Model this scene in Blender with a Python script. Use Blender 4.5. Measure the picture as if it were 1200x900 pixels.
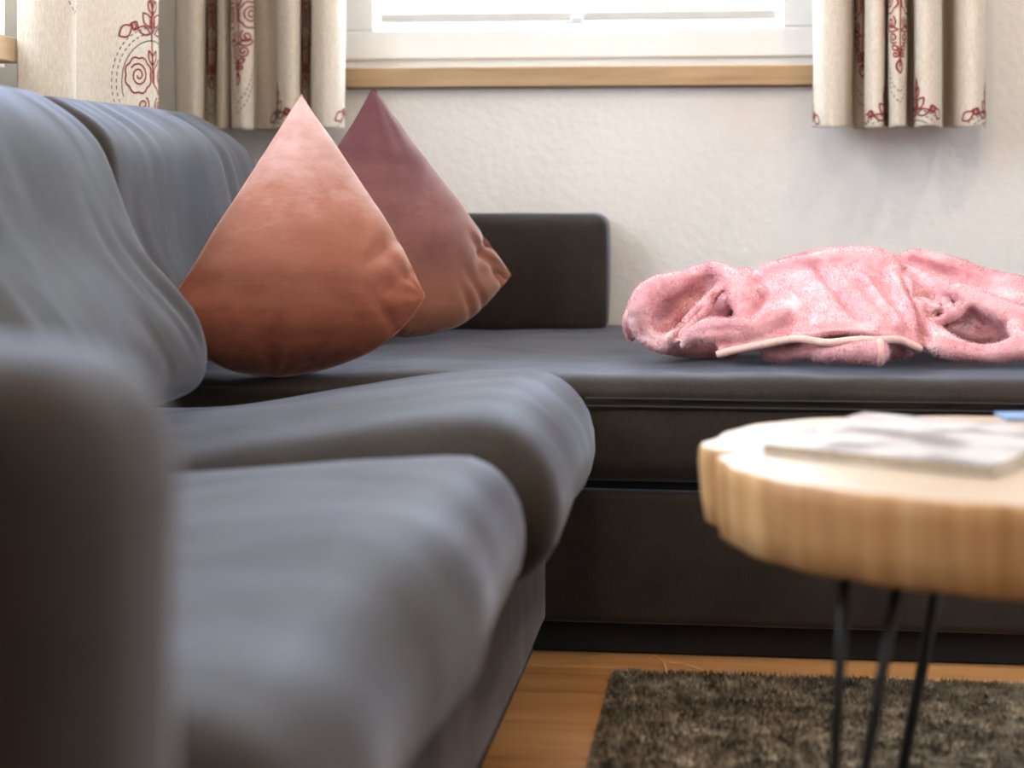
import bpy, bmesh, math, random
import numpy as np
from mathutils import Vector, noise, Matrix
random.seed(4); rng = np.random.default_rng(7)
for o in list(bpy.data.objects): bpy.data.objects.remove(o)
sc = bpy.context.scene; COL = sc.collection

# ------------------------------------------------------------------ camera
H = 0.742; YAW = math.radians(7.0); FPX = 2200.0; HORIZON = 210.0
cd = bpy.data.cameras.new('camera'); cam = bpy.data.objects.new('camera', cd); COL.objects.link(cam)
cd.sensor_fit = 'HORIZONTAL'; cd.sensor_width = 36; cd.lens = 66
cd.shift_y = -(450 - HORIZON)/1200
cam.location = (0, 0, H); cam.rotation_euler = (math.pi/2, 0, YAW)
cd.clip_start = .05
cd.dof.use_dof = True; cd.dof.focus_distance = 3.15; cd.dof.aperture_fstop = 2.6; cd.dof.aperture_blades = 9
sc.camera = cam
# ------------------------------------------------------------------ world, daylight, exposure
sc.view_settings.view_transform = 'Standard'; sc.view_settings.look = 'None'
sc.view_settings.gamma = 1; sc.view_settings.use_curve_mapping = False
sc.view_settings.exposure = -.14
w = bpy.data.worlds.new('sky'); sc.world = w; w.use_nodes = True
w.node_tree.nodes['Background'].inputs[0].default_value = (.80, .90, 1, 1)
w.node_tree.nodes['Background'].inputs[1].default_value = 1.6
def area(name, loc, rot, sx, sy, power, col, spread=180):
    l = bpy.data.lights.new(name, 'AREA'); l.shape = 'RECTANGLE'; l.size = sx; l.size_y = sy
    l.energy = power; l.color = col; l.spread = math.radians(spread)
    o = bpy.data.objects.new(name, l); COL.objects.link(o); o.location = loc; o.rotation_euler = rot
    return o
R90 = math.pi/2
DAY = (.78, .89, 1.0)
area('daylight_left_window', (-1.66, 2.0, 1.62), (0, -R90, 0), 1.2, 1.9, 90, DAY)
area('daylight_back_window', (-.35, 4.42, 1.62), (-R90, 0, 0), 1.1, 1.2, 170, DAY)
area('daylight_right_window', (3.5, 1.5, 1.45), (0, R90, 0), 1.7, 2.3, 75, DAY)
def lamp(name, loc, power, col, r):
    l = bpy.data.lights.new(name, 'POINT'); l.energy = power; l.color = col; l.shadow_soft_size = r
    o = bpy.data.objects.new(name, l); COL.objects.link(o); o.location = loc
lamp('ceiling_lamp_light', (.62, 2.45, 2.3), 26, (1, .74, .48), .018)
lamp('ceiling_lamp_light', (-.15, 1.35, 2.25), 26, (1, .74, .48), .018)

# ------------------------------------------------------------------ helpers
CS, SN = math.cos(YAW), math.sin(YAW)
def at(px, py, Y):
    """point seen in the photograph at (px, py), standing at world depth Y"""
    r = (px-600)/FPX; D = Y/(r*SN + CS)
    return Vector((D*(r*CS - SN), Y, H + D*(HORIZON-py)/FPX))
def onz(px, py, z):
    """point seen at (px, py) lying at height z"""
    D = (z-H)*FPX/(HORIZON-py); r = (px-600)/FPX
    return Vector((D*(r*CS - SN), D*(r*SN + CS), z))
def tag(o, label=None, cat=None, group=None, kind=None):
    if label: o['label'] = label
    if cat: o['category'] = cat
    if group: o['group'] = group
    if kind: o['kind'] = kind
    return o
def empty(name, loc):
    o = bpy.data.objects.new(name, None); COL.objects.link(o); o.location = loc; o.empty_display_size = .1
    bpy.context.view_layer.update()
    return o
def link(name, me, mat=None, parent=None):
    o = bpy.data.objects.new(name, me); COL.objects.link(o)
    if mat is not None and not me.materials: me.materials.append(mat)
    if parent is not None:
        o.parent = parent
        base = Vector((0, 0, 0)); p = parent
        while p: base += p.location; p = p.parent
        o.location = -base
    return o
def mesh(name, verts, faces, mat=None, parent=None, smooth=True):
    me = bpy.data.meshes.new(name)
    me.from_pydata([tuple(map(float, v)) for v in verts], [], [tuple(map(int, f)) for f in faces]); me.update()
    if smooth: me.polygons.foreach_set('use_smooth', [True]*len(me.polygons))
    return link(name, me, mat, parent)
def box_vf(lo, hi, b=0.0):
    """bevelled box as vertices and faces"""
    bm = bmesh.new(); bmesh.ops.create_cube(bm, size=1)
    for v in bm.verts:
        v.co = Vector([lo[i] + (v.co[i]+.5)*(hi[i]-lo[i]) for i in range(3)])
    if b: bmesh.ops.bevel(bm, geom=list(bm.edges), offset=b, segments=2, affect='EDGES', profile=.5)
    bm.verts.index_update()
    vs = [v.co.copy() for v in bm.verts]; fs = [[v.index for v in f.verts] for f in bm.faces]; bm.free()
    return vs, fs
def boxes(name, lst, mat, parent=None, b=0.0):
    V, F = [], []
    for lo, hi in lst:
        v, f = box_vf(lo, hi, b); n = len(V); V += v; F += [[i+n for i in q] for q in f]
    return mesh(name, V, F, mat, parent, False)
def axis_ts(lo, hi, r, step):
    k = 6; e = r*(1-np.cos(np.linspace(0, R90, k)))
    n = max(2, int((hi-lo-2*r)/step))
    return np.concatenate([lo+e[:-1], np.linspace(lo+r, hi-r, n), hi-e[:-1][::-1]])
def soft_box(name, lo, hi, r, step, mat, parent=None, disp=None):
    """box with fully rounded edges on a fine grid, then pushed about by disp(p, n)"""
    lo = np.array(lo, float); hi = np.array(hi, float)
    T = [axis_ts(lo[i], hi[i], r, step) for i in range(3)]
    key = {}; V = []; F = []
    def vid(p):
        k = (round(p[0]*1e5), round(p[1]*1e5), round(p[2]*1e5))
        if k not in key: key[k] = len(V); V.append(p)
        return key[k]
    for ax in range(3):
        a, b = (ax+1) % 3, (ax+2) % 3
        for side in (0, 1):
            g = []
            for ta in T[a]:
                row = []
                for tb in T[b]:
                    p = [0, 0, 0]; p[ax] = hi[ax] if side else lo[ax]; p[a] = ta; p[b] = tb
                    row.append(vid(p))
                g.append(row)
            for i in range(len(g)-1):
                for j in range(len(g[0])-1):
                    q = [g[i][j], g[i+1][j], g[i+1][j+1], g[i][j+1]]
                    F.append(q if side else q[::-1])
    out = []
    for p in V:
        p = np.array(p); c = np.clip(p, lo+r, hi-r); d = p-c; n = d/ (np.linalg.norm(d)+1e-9)
        q = Vector(c + n*r); n = Vector(n)
        out.append(disp(q, n) if disp else q)
    return mesh(name, out, F, mat, parent)
def catmull(pts, n):
    P = [np.array(p, float) for p in pts]; P = [2*P[0]-P[1]] + P + [2*P[-1]-P[-2]]; out = []
    for i in range(1, len(P)-2):
        for k in range(n):
            t = k/n
            out.append(.5*((2*P[i]) + (-P[i-1]+P[i+1])*t + (2*P[i-1]-5*P[i]+4*P[i+1]-P[i+2])*t*t + (-P[i-1]+3*P[i]-3*P[i+1]+P[i+2])*t**3))
    out.append(P[-2]); return np.array(out)
def tube_vf(P, R, seg=10, cap=True, flat=1.0):
    """round tube along points P with radii R; flat squeezes it vertically"""
    P = np.asarray(P, float); n = len(P); R = np.broadcast_to(np.asarray(R, float), (n,))
    V, F = [], []
    for i in range(n):
        t = P[min(i+1, n-1)]-P[max(i-1, 0)]; t /= np.linalg.norm(t)+1e-9
        u = np.cross(t, (0, 0, 1.0)); 
        if np.linalg.norm(u) < .05: u = np.cross(t, (0, 1.0, 0))
        u /= np.linalg.norm(u); v = np.cross(u, t)
        for k in range(seg):
            a = 2*math.pi*k/seg; V.append(P[i] + R[i]*(math.cos(a)*u + flat*math.sin(a)*v))
    for i in range(n-1):
        for k in range(seg):
            k2 = (k+1) % seg; F.append([i*seg+k, i*seg+k2, (i+1)*seg+k2, (i+1)*seg+k])
    if cap: F += [list(range(seg))[::-1], list(range((n-1)*seg, n*seg))]
    return V, F
def tube(name, P, R, mat, parent=None, seg=10): 
    v, f = tube_vf(P, R, seg); return mesh(name, v, f, mat, parent)
def nz(p, s, seed=0.0): return noise.noise(Vector((p[0]*s[0]+seed, p[1]*s[1]+seed*1.7, p[2]*s[2]-seed)))
def sstep(a, b, x):
    t = min(1, max(0, (x-a)/(b-a))); return t*t*(3-2*t)

# ------------------------------------------------------------------ materials
def material(name):
    m = bpy.data.materials.new(name); m.use_nodes = True
    nt = m.node_tree; return m, nt, nt.nodes['Principled BSDF']
def N(nt, t, **kw):
    n = nt.nodes.new(t)
    for k, v in kw.items(): setattr(n, k, v)
    return n
def coords(nt, scale=(1, 1, 1), kind='Object'):
    tc = N(nt, 'ShaderNodeTexCoord'); mp = N(nt, 'ShaderNodeMapping'); mp.inputs['Scale'].default_value = scale
    nt.links.new(tc.outputs[kind], mp.inputs['Vector']); return mp.outputs[0]
def noise_tex(nt, vec, scale, detail=4, rough=.55):
    n = N(nt, 'ShaderNodeTexNoise'); n.inputs['Scale'].default_value = scale; n.inputs['Detail'].default_value = detail
    n.inputs['Roughness'].default_value = rough; nt.links.new(vec, n.inputs['Vector']); return n.outputs['Fac']
def ramp(nt, fac, stops):
    r = N(nt, 'ShaderNodeValToRGB'); e = r.color_ramp.elements
    while len(e) < len(stops): e.new(.5)
    for k, (p, c) in enumerate(stops): e[k].position = p; e[k].color = (*c, 1)
    nt.links.new(fac, r.inputs[0]); return r.outputs[0]
def bump(nt, bsdf, h, strength, dist):
    b = N(nt, 'ShaderNodeBump'); b.inputs['Strength'].default_value = strength; b.inputs['Distance'].default_value = dist
    nt.links.new(h, b.inputs['Height']); nt.links.new(b.outputs[0], bsdf.inputs['Normal'])
def math_n(nt, op, a, b=None):
    n = N(nt, 'ShaderNodeMath', operation=op)
    for i, x in enumerate((a, b)):
        if x is None: continue
        if isinstance(x, (int, float)): n.inputs[i].default_value = x
        else: nt.links.new(x, n.inputs[i])
    return n.outputs[0]
def simple(name, col, rough=.6, metal=0, noise_scale=0, amt=.15):
    m, nt, b = material(name); b.inputs['Roughness'].default_value = rough; b.inputs['Metallic'].default_value = metal
    if noise_scale:
        f = noise_tex(nt, coords(nt), noise_scale)
        c = ramp(nt, f, [(.3, [x*(1-amt) for x in col]), (.7, [min(1, x*(1+amt)) for x in col])])
        nt.links.new(c, b.inputs['Base Color'])
    else: b.inputs['Base Color'].default_value = (*col, 1)
    return m
def mat_sofa():
    m, nt, b = material('dark_grey_microfibre')
    v = coords(nt); f = noise_tex(nt, v, 7, 5, .6); g = noise_tex(nt, coords(nt, (1, 1, .35)), 230, 2, .5)
    mixf = math_n(nt, 'ADD', math_n(nt, 'MULTIPLY', f, .7), math_n(nt, 'MULTIPLY', g, .3))
    nt.links.new(ramp(nt, mixf, [(.3, (.0205, .0146, .0100)), (.7, (.041, .0315, .0245))]), b.inputs['Base Color'])
    b.inputs['Roughness'].default_value = .66; b.inputs['Specular IOR Level'].default_value = .12; b.inputs['Specular Tint'].default_value = (.8, .88, 1, 1)
    nap = N(nt, 'ShaderNodeMapRange'); nt.links.new(noise_tex(nt, coords(nt, (1, 1.6, 1)), 6, 6, .62), nap.inputs[0])
    for k_, v_ in ((1, .3), (2, .7), (3, .29), (4, .53)): nap.inputs[k_].default_value = v_
    nt.links.new(nap.outputs[0], b.inputs['Sheen Weight']); b.inputs['Sheen Roughness'].default_value = .36
    b.inputs['Sheen Tint'].default_value = (.70, .78, 1, 1)
    bump(nt, b, g, .25, .001); return m
def mat_velvet(name, stops, z0, z1):
    """velvet dyed in a soft gradient from the low edge to the top corner"""
    m, nt, b = material(name)
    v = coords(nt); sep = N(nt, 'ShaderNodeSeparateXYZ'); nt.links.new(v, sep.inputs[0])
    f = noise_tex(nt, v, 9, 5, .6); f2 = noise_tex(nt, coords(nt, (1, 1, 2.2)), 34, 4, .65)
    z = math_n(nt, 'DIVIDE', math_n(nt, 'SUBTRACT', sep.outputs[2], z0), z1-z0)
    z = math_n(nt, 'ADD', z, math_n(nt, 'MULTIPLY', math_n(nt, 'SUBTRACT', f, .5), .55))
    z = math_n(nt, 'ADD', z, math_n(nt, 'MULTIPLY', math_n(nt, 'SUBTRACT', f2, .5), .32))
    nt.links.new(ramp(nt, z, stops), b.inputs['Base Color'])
    b.inputs['Roughness'].default_value = .75; b.inputs['Specular IOR Level'].default_value = .2
    b.inputs['Sheen Weight'].default_value = .8; b.inputs['Sheen Roughness'].default_value = .35
    b.inputs['Sheen Tint'].default_value = (1, .86, .82, 1)
    bump(nt, b, f2, .25, .003); return m
def mat_fleece():
    m, nt, b = material('pink_fleece')
    f = noise_tex(nt, coords(nt), 16, 5, .6)
    nt.links.new(ramp(nt, f, [(.28, (.62, .26, .29)), (.52, (.78, .43, .46)), (.72, (.90, .64, .66))]), b.inputs['Base Color'])
    b.inputs['Roughness'].default_value = .9; b.inputs['Specular IOR Level'].default_value = .1
    b.inputs['Sheen Weight'].default_value = .5; b.inputs['Sheen Roughness'].default_value = .5
    b.inputs['Sheen Tint'].default_value = (1, .88, .9, 1)
    bump(nt, b, noise_tex(nt, coords(nt), 190, 3, .6), .5, .003); return m
def mat_pile():
    m = bpy.data.materials.new('pink_fleece_fibre'); m.use_nodes = True; nt = m.node_tree; nt.nodes.clear()
    o = N(nt, 'ShaderNodeOutputMaterial'); mx = N(nt, 'ShaderNodeMixShader'); t = N(nt, 'ShaderNodeBsdfTranslucent'); d = N(nt, 'ShaderNodeBsdfDiffuse')
    c = ramp(nt, noise_tex(nt, coords(nt), 16, 5, .6), [(.28, (.68, .33, .36)), (.52, (.82, .50, .53)), (.72, (.90, .70, .72))])
    nt.links.new(c, t.inputs[0]); nt.links.new(c, d.inputs[0]); mx.inputs[0].default_value = .5
    nt.links.new(t.outputs[0], mx.inputs[1]); nt.links.new(d.outputs[0], mx.inputs[2]); nt.links.new(mx.outputs[0], o.inputs[0]); return m
def mat_wall():
    m, nt, b = material('rough_cream_plaster')
    f = noise_tex(nt, coords(nt), 3, 3); g = noise_tex(nt, coords(nt), 55, 5, .6)
    nt.links.new(ramp(nt, f, [(.3, (.765, .73, .69)), (.7, (.815, .78, .74))]), b.inputs['Base Color'])
    b.inputs['Roughness'].default_value = .9; bump(nt, b, g, .45, .006); return m
def mat_wood(name, stops, axis, scale=1.0, rough=.4, ringy=False):
    m, nt, b = material(name)
    s = [26*scale]*3; s[axis] = 2.0*scale
    v = coords(nt, s); n1 = noise_tex(nt, v, 1.0, 6, .62)
    s2 = [110*scale]*3; s2[axis] = 5*scale
    n2 = noise_tex(nt, coords(nt, s2), 1.0, 3, .6)
    f = math_n(nt, 'ADD', math_n(nt, 'MULTIPLY', n1, .75), math_n(nt, 'MULTIPLY', n2, .25))
    oi = N(nt, 'ShaderNodeObjectInfo')
    f = math_n(nt, 'ADD', f, math_n(nt, 'MULTIPLY', math_n(nt, 'SUBTRACT', oi.outputs['Random'], .5), .12))
    nt.links.new(ramp(nt, f, stops), b.inputs['Base Color'])
    b.inputs['Roughness'].default_value = rough; bump(nt, b, n2, .15, .001); return m
def mat_curtain():
    m, nt, b = material('cream_linen')
    wv = N(nt, 'ShaderNodeTexWave', wave_type='BANDS', bands_direction='Z'); wv.inputs['Scale'].default_value = 160; wv.inputs['Distortion'].default_value = 1.0
    nt.links.new(coords(nt), wv.inputs['Vector'])
    f = noise_tex(nt, coords(nt, (1, 1, .3)), 300, 2)
    nt.links.new(ramp(nt, f, [(.3, (.60, .53, .44)), (.7, (.72, .65, .56))]), b.inputs['Base Color'])
    b.inputs['Roughness'].default_value = .9; b.inputs['Specular IOR Level'].default_value = .1
    bump(nt, b, wv.outputs['Fac'], .15, .001); return m
def mat_pane():
    m = bpy.data.materials.new('window_glass'); m.use_nodes = True; nt = m.node_tree; nt.nodes.clear()
    o = N(nt, 'ShaderNodeOutputMaterial'); mx = N(nt, 'ShaderNodeMixShader'); t = N(nt, 'ShaderNodeBsdfTransparent'); g = N(nt, 'ShaderNodeBsdfGlossy')
    g.inputs['Roughness'].default_value = .02; mx.inputs[0].default_value = .06
    nt.links.new(t.outputs[0], mx.inputs[1]); nt.links.new(g.outputs[0], mx.inputs[2]); nt.links.new(mx.outputs[0], o.inputs[0]); return m
def mat_blind():
    m = bpy.data.materials.new('white_blind_cloth'); m.use_nodes = True; nt = m.node_tree; nt.nodes.clear()
    o = N(nt, 'ShaderNodeOutputMaterial'); mx = N(nt, 'ShaderNodeMixShader'); t = N(nt, 'ShaderNodeBsdfTranslucent'); d = N(nt, 'ShaderNodeBsdfDiffuse')
    t.inputs[0].default_value = (.95, .95, .94, 1); d.inputs[0].default_value = (.9, .9, .88, 1); mx.inputs[0].default_value = .4
    nt.links.new(t.outputs[0], mx.inputs[1]); nt.links.new(d.outputs[0], mx.inputs[2]); nt.links.new(mx.outputs[0], o.inputs[0]); return m
def mat_rug():
    m, nt, b = material('taupe_rug_pile')
    f = noise_tex(nt, coords(nt), 38, 4, .65); g = noise_tex(nt, coords(nt), 9, 3)
    ff = math_n(nt, 'ADD', math_n(nt, 'MULTIPLY', f, .75), math_n(nt, 'MULTIPLY', g, .25))
    nt.links.new(ramp(nt, ff, [(.36, (.042, .033, .022)), (.52, (.175, .14, .10)), (.66, (.40, .33, .245))]), b.inputs['Base Color'])
    b.inputs['Roughness'].default_value = .95; b.inputs['Specular IOR Level'].default_value = .1; return m
def mat_slab():
    m, nt, b = material('tree_slice_bark_side')
    v = coords(nt, (22, 22, 1.2)); f = noise_tex(nt, v, 1, 5, .6)
    nt.links.new(ramp(nt, f, [(.3, (.30, .135, .05)), (.5, (.50, .265, .105)), (.72, (.66, .43, .21))]), b.inputs['Base Color'])
    b.inputs['Roughness'].default_value = .5; return m
def mat_slabtop():
    m, nt, b = material('tree_slice_cut_face')
    tc = coords(nt); n = N(nt, 'ShaderNodeTexWave', wave_type='RINGS', rings_direction='Z'); n.inputs['Scale'].default_value = 14; n.inputs['Distortion'].default_value = 3; n.inputs['Detail Scale'].default_value = 1.2
    nt.links.new(tc, n.inputs['Vector'])
    nt.links.new(ramp(nt, n.outputs['Fac'], [(.1, (.50, .38, .27)), (.9, (.60, .48, .36))]), b.inputs['Base Color'])
    b.inputs['Roughness'].default_value = .35; b.inputs['Specular IOR Level'].default_value = .6; b.inputs['Coat Weight'].default_value = .5; b.inputs['Coat Roughness'].default_value = .3; return m
def mat_cover():
    m, nt, b = material('magazine_cover_print')
    f = noise_tex(nt, coords(nt), 13, 3, .5)
    nt.links.new(ramp(nt, f, [(.40, (.22, .22, .23)), (.50, (.50, .50, .50)), (.62, (.66, .66, .66))]), b.inputs['Base Color'])
    b.inputs['Roughness'].default_value = .3; return m
M = dict(sofa=mat_sofa(), wall=mat_wall(), curtain=mat_curtain(), pane=mat_pane(), blind=mat_blind(), rug=mat_rug(), fleece=mat_fleece(), pile=mat_pile(),
    white=simple('white_painted_frame', (.80, .80, .80), .35, 0, 20, .02), red=simple('red_thread', (.25, .028, .03), .8, 0, 90, .2), grey=simple('grey_thread', (.10, .10, .09), .8, 0, 90, .2),
    seam=simple('dark_seam_thread_and_gap_shade', (.016, .014, .013), .9, 0, 200, .2), black=simple('black_steel', (.022, .02, .018), .45, .3, 40, .2), foot=simple('black_plastic_foot', (.005, .0045, .004), .9, 0, 60, .2),
    ceiling=simple('white_ceiling_paint', (.80, .78, .74), .9, 0, 8, .03), hem=simple('pale_pink_binding', (.80, .50, .45), .7, 0, 120, .12),
    under=simple('dark_subfloor', (.06, .035, .018), .9, 0, 15, .2), paper=simple('cream_page_edges', (.55, .43, .30), .8, 0, 150, .15), blue=simple('blue_booklet_cover', (.16, .32, .62), .4, 0, 20, .15),
    rail=simple('grey_blind_rail', (.60, .59, .57), .4, 0, 30, .04), clip=simple('clear_blind_clip', (.75, .78, .85), .2, 0, 30, .03), straw=simple('pale_straw', (.75, .45, .20), .7, 0, 60, .1),
    slab=mat_slab(), slabtop=mat_slabtop(), cover=mat_cover(),
    oak=mat_wood('oak_sill', [(.3, (.33, .20, .10)), (.5, (.47, .31, .17)), (.7, (.56, .39, .23))], 0, 1.0, .45),
    oak_y=mat_wood('oak_sill_side', [(.3, (.33, .20, .10)), (.5, (.47, .31, .17)), (.7, (.56, .39, .23))], 1, 1.0, .45),
    floor=mat_wood('warm_oak_plank', [(.28, (.15, .055, .018)), (.46, (.42, .20, .07)), (.7, (.60, .33, .14))], 0, .7, .38))
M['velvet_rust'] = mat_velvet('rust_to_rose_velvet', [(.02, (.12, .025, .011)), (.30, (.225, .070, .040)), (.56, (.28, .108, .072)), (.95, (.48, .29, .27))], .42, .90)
M['velvet_mauve'] = mat_velvet('mauve_to_rust_velvet', [(.05, (.26, .10, .058)), (.36, (.24, .10, .075)), (.60, (.165, .064, .064)), (.9, (.12, .042, .050))], .42, .90)

# ------------------------------------------------------------------ room shell
XL, XR, YF, YB, ZC, TH = -1.26, 3.1, -2.4, 3.95, 2.45, .32
WX0, WX1, WZ0, WZ1 = -.875, .170, .980, 2.15       # back window opening
LY0, LY1 = .95, 3.10                              # left window opening along Y
RY0, RY1, RZ0, RZ1 = .3, 2.7, .5, 2.25           # right window opening
def tagS(o): return tag(o, kind='structure')
tagS(boxes('wall_back', [((XL-TH, YB, 0), (WX0, YB+TH, ZC)), ((WX1, YB, 0), (XR+TH, YB+TH, ZC)), ((WX0, YB, 0), (WX1, YB+TH, WZ0-.046)), ((WX0, YB, WZ1), (WX1, YB+TH, ZC))], M['wall']))
tagS(boxes('wall_left', [((XL-TH, YF, 0), (XL, LY0, ZC)), ((XL-TH, LY1, 0), (XL, YB, ZC)), ((XL-TH, LY0, 0), (XL, LY1, WZ0-.046)), ((XL-TH, LY0, WZ1), (XL, LY1, ZC))], M['wall']))
tagS(boxes('wall_right', [((XR, YF, 0), (XR+TH, RY0, ZC)), ((XR, RY1, 0), (XR+TH, YB, ZC)), ((XR, RY0, 0), (XR+TH, RY1, RZ0)), ((XR, RY0, RZ1), (XR+TH, RY1, ZC))], M['wall']))
tagS(boxes('wall_front', [((XL-TH, YF-TH, 0), (XR+TH, YF, ZC))], M['wall']))
tagS(boxes('ceiling', [((XL-TH, YF-TH, ZC), (XR+TH, YB+TH, ZC+.1))], M['ceiling']))
fl = tagS(boxes('floor', [((XL-TH, YF-TH, -.08), (XR+TH, YB+TH, -.018))], M['under']))
# floor planks running along the back wall, each a piece of the floor
v, f = box_vf((-.8, 0, -.018), (.8, .1485, 0), .0015)
pm = bpy.data.meshes.new('plank'); pm.from_pydata([tuple(q) for q in v], [], f); pm.materials.append(M['floor'])
row = 0; y = YF
while y < YB-.02:
    x = XL - .8 + (.37*row*1.7) % 1.6
    while x < XR:
        o = bpy.data.objects.new('plank', pm); COL.objects.link(o); o.parent = fl
        a, b2 = max(x, XL), min(x+1.6, XR)
        if b2-a > .05:
            o.location = ((a+b2)/2, y, 0); o.scale = ((b2-a-.0015)/1.6, min(.15, YB-y)/.15, 1)
        else: bpy.data.objects.remove(o)
        x += 1.6
    y += .15; row += 1

def window(n, plane, a0, a1, z0, z1, rec, side):
    """fixed frame + sash + pane in an opening; plane 'y' = back wall, 'x' = side wall"""
    root = empty('window_%d' % n, ((a0+a1)/2, YB+rec, z0) if plane == 'y' else ((XL-rec) if side < 0 else (XR+rec), (a0+a1)/2, z0)); tagS(root)
    def bx(a, b, c, d, e, f_):   # along a..b, depth c..d into the wall, z e..f
        if plane == 'y': return ((a, YB+c, e), (b, YB+d, f_))
        if side < 0: return ((XL-d, a, e), (XL-c, b, f_))
        return ((XR+c, a, e), (XR+d, b, f_))
    F, S = .052, .062
    boxes('window_frame', [bx(a0, a1, rec+.012, rec+.10, z0, z0+.03), bx(a0, a1, rec+.012, rec+.10, z1-.05, z1), bx(a0, a0+.05, rec+.012, rec+.10, z0+.03, z1-.05), bx(a1-.05, a1, rec+.012, rec+.10, z0+.03, z1-.05)], M['white'], root, .003)
    s0, s1, t0, t1 = a0+.006, a1-.006, z0+.020, z1-.02
    boxes('sash', [bx(s0, s1, rec, rec+.065, t0, t0+S), bx(s0, s1, rec, rec+.065, t1-S, t1), bx(s0, s0+S+.018, rec, rec+.065, t0+S, t1-S), bx(s1-S-.018, s1, rec, rec+.065, t0+S, t1-S)], M['white'], root, .004)
    boxes('pane', [bx(s0+S, s1-S, rec+.035, rec+.04, t0+S-.01, t1-S+.01)], M['pane'], root)
    return root, bx
w1, bx1 = window(1, 'y', WX0, WX1, WZ0, WZ1, .03, 0)
boxes('window_sill', [((WX0-.02, YB-.03, WZ0-.043), (WX1+.02, YB+.13, WZ0-.001))], M['oak'], w1, .003)
w2, bx2 = window(2, 'x', LY0, LY1, WZ0, WZ1, .10, -1)
boxes('window_sill', [((XL-.24, LY0-.02, WZ0-.043), (XL+.055, 3.042, WZ0-.001))], M['oak_y'], w2, .003)
w3, _ = window(3, 'x', RY0, RY1, RZ0, RZ1, .10, 1)

# pleated blind hung inside the back window's sash
bl = empty('window_blind', (-.35, YB+.02, 1.06)); tag(bl, 'white pleated blind pulled down over the window glass', 'blind')
BX0, BX1, BZ = WX0+.101, WX1-.101, WZ0+.114
V, F = [], []
nple = 50; z = BZ+.006
for i in range(nple*2+1):
    zz = z + i*(2.02-z)/(nple*2); yy = YB+.050 + (.008 if i % 2 else -.004)
    V += [(BX0, yy, zz), (BX1, yy, zz)]
    if i: F.append((2*i-2, 2*i-1, 2*i+1, 2*i))
mesh('blind_cloth', V, F, M['blind'], bl, False)
boxes('bottom_rail', [((BX0-.002, YB+.040, BZ-.014), (BX1+.002, YB+.062, BZ+.006))], M['rail'], bl, .003)
boxes('lower_rail_strip', [((BX0-.002, YB+.036, BZ-.022), (BX1+.002, YB+.060, BZ-.016))], M['rail'], bl, .002)
boxes('rail_clip', [((-.365, YB+.028, BZ-.016), (-.335, YB+.040, BZ-.004))], M['clip'], bl, .004)

# ------------------------------------------------------------------ corner sofa
sofa = empty('corner_sofa', (-.6, 2.9, 0)); tag(sofa, 'dark grey fabric corner sofa with loose seat and back cushions', 'sofa')
def frame_disp(q, n): return q + n*(.003*nz(q, (4, 4, 4), 3))
soft_box('base', (-1.1, .90, .05), (-.305, 2.93, .258), .015, .08, M['sofa'], sofa, frame_disp)
soft_box('base', (-1.1, 2.905, .052), (1.75, 3.91, .258), .015, .08, M['sofa'], sofa, frame_disp)
soft_box('back_frame', (-1.15, .76, .06), (-.98, 3.90, .74), .03, .08, M['sofa'], sofa, frame_disp)
soft_box('armrest', (-1.13, .763, .03), (-.277, .948, .660), .062, .05, M['sofa'], sofa, lambda q, n: q + n*.008*nz(q, (5, 5, 5), 9))
soft_box('backrest', (-1.0, 3.79, .42), (-.272, 3.925, .672), .032, .04, M['sofa'], sofa, lambda q, n: q + n*.005*nz(q, (6, 6, 6), 5))
def seat_disp(y0, y1, crown, seed, tilt):
    def d(q, n):
        u = (q.y-y0)/(y1-y0)*2-1; k = max(0, 1-u*u)**.5
        fx = sstep(-.95, -.30, q.x)
        q = q.copy()
        if n.z > 0: q.z += n.z*(crown*k - tilt*(1-fx)) 
        if n.x > 0: q.x += n.x*.018*k*math.sin(math.pi*min(1, max(0, (q.z-.25)/.20)))
        wr = .012*nz(q, (3, 3.5, 3), seed) + .004*nz(q, (5, 9, 6), seed+2)
        if n.x > .2: wr += .005*nz(q, (4, 6, 5), seed+5)
        return q + n*wr
    return d
soft_box('seat_cushion', (-.99, .955, .262), (-.245, 2.115, .437), .075, .022, M['sofa'], sofa, seat_disp(.93, 2.115, .010, 1, .055))
soft_box('seat_cushion', (-.99, 2.12, .262), (-.235, 2.885, .440), .075, .022, M['sofa'], sofa, seat_disp(2.12, 2.885, .024, 11, .065))
def long_disp(q, n):
    q = q.copy(); front = sstep(3.1, 2.9, q.y)
    if n.z > .3: q.z += .006*nz(q, (4, 4, 1), 21) + .004*nz(q, (9, 5, 1), 23) - .010*sstep(-.45, -.8, q.x)
    if front > 0 and n.y < -.1:
        g = nz(q, (17, 3, 4), 31)*.005 + nz(q, (40, 4, 5), 33)*.0022
        q.y += g*sstep(.35, .43, q.z) + .002*nz(q, (8, 3, 7), 37)
        q.y += .006*math.exp(-((q.z-.398)/.006)**2)
    return q
cl = soft_box('seat_cushion', (-.99, 2.885, .272), (1.72, 3.925, .440), .040, .018, M['sofa'], sofa, long_disp)
for zz in (.4045, .3925):
    P = [(x, 2.8845+.002*nz((x, 0, 0), (8, 1, 1), 2), zz+.001*nz((x, 0, 0), (5, 1, 1), 4)) for x in np.linspace(-.24, 1.68, 80)]
    tube('seam', P, .0022, M['seam'], cl, 6)
soft_box('plinth', (-.96, 2.935, 0.001), (1.70, 3.86, .062), .004, .2, M['foot'], sofa)
soft_box('plinth', (-.96, 1.0, 0.001), (-.325, 2.915, .062), .004, .2, M['foot'], sofa)
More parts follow.
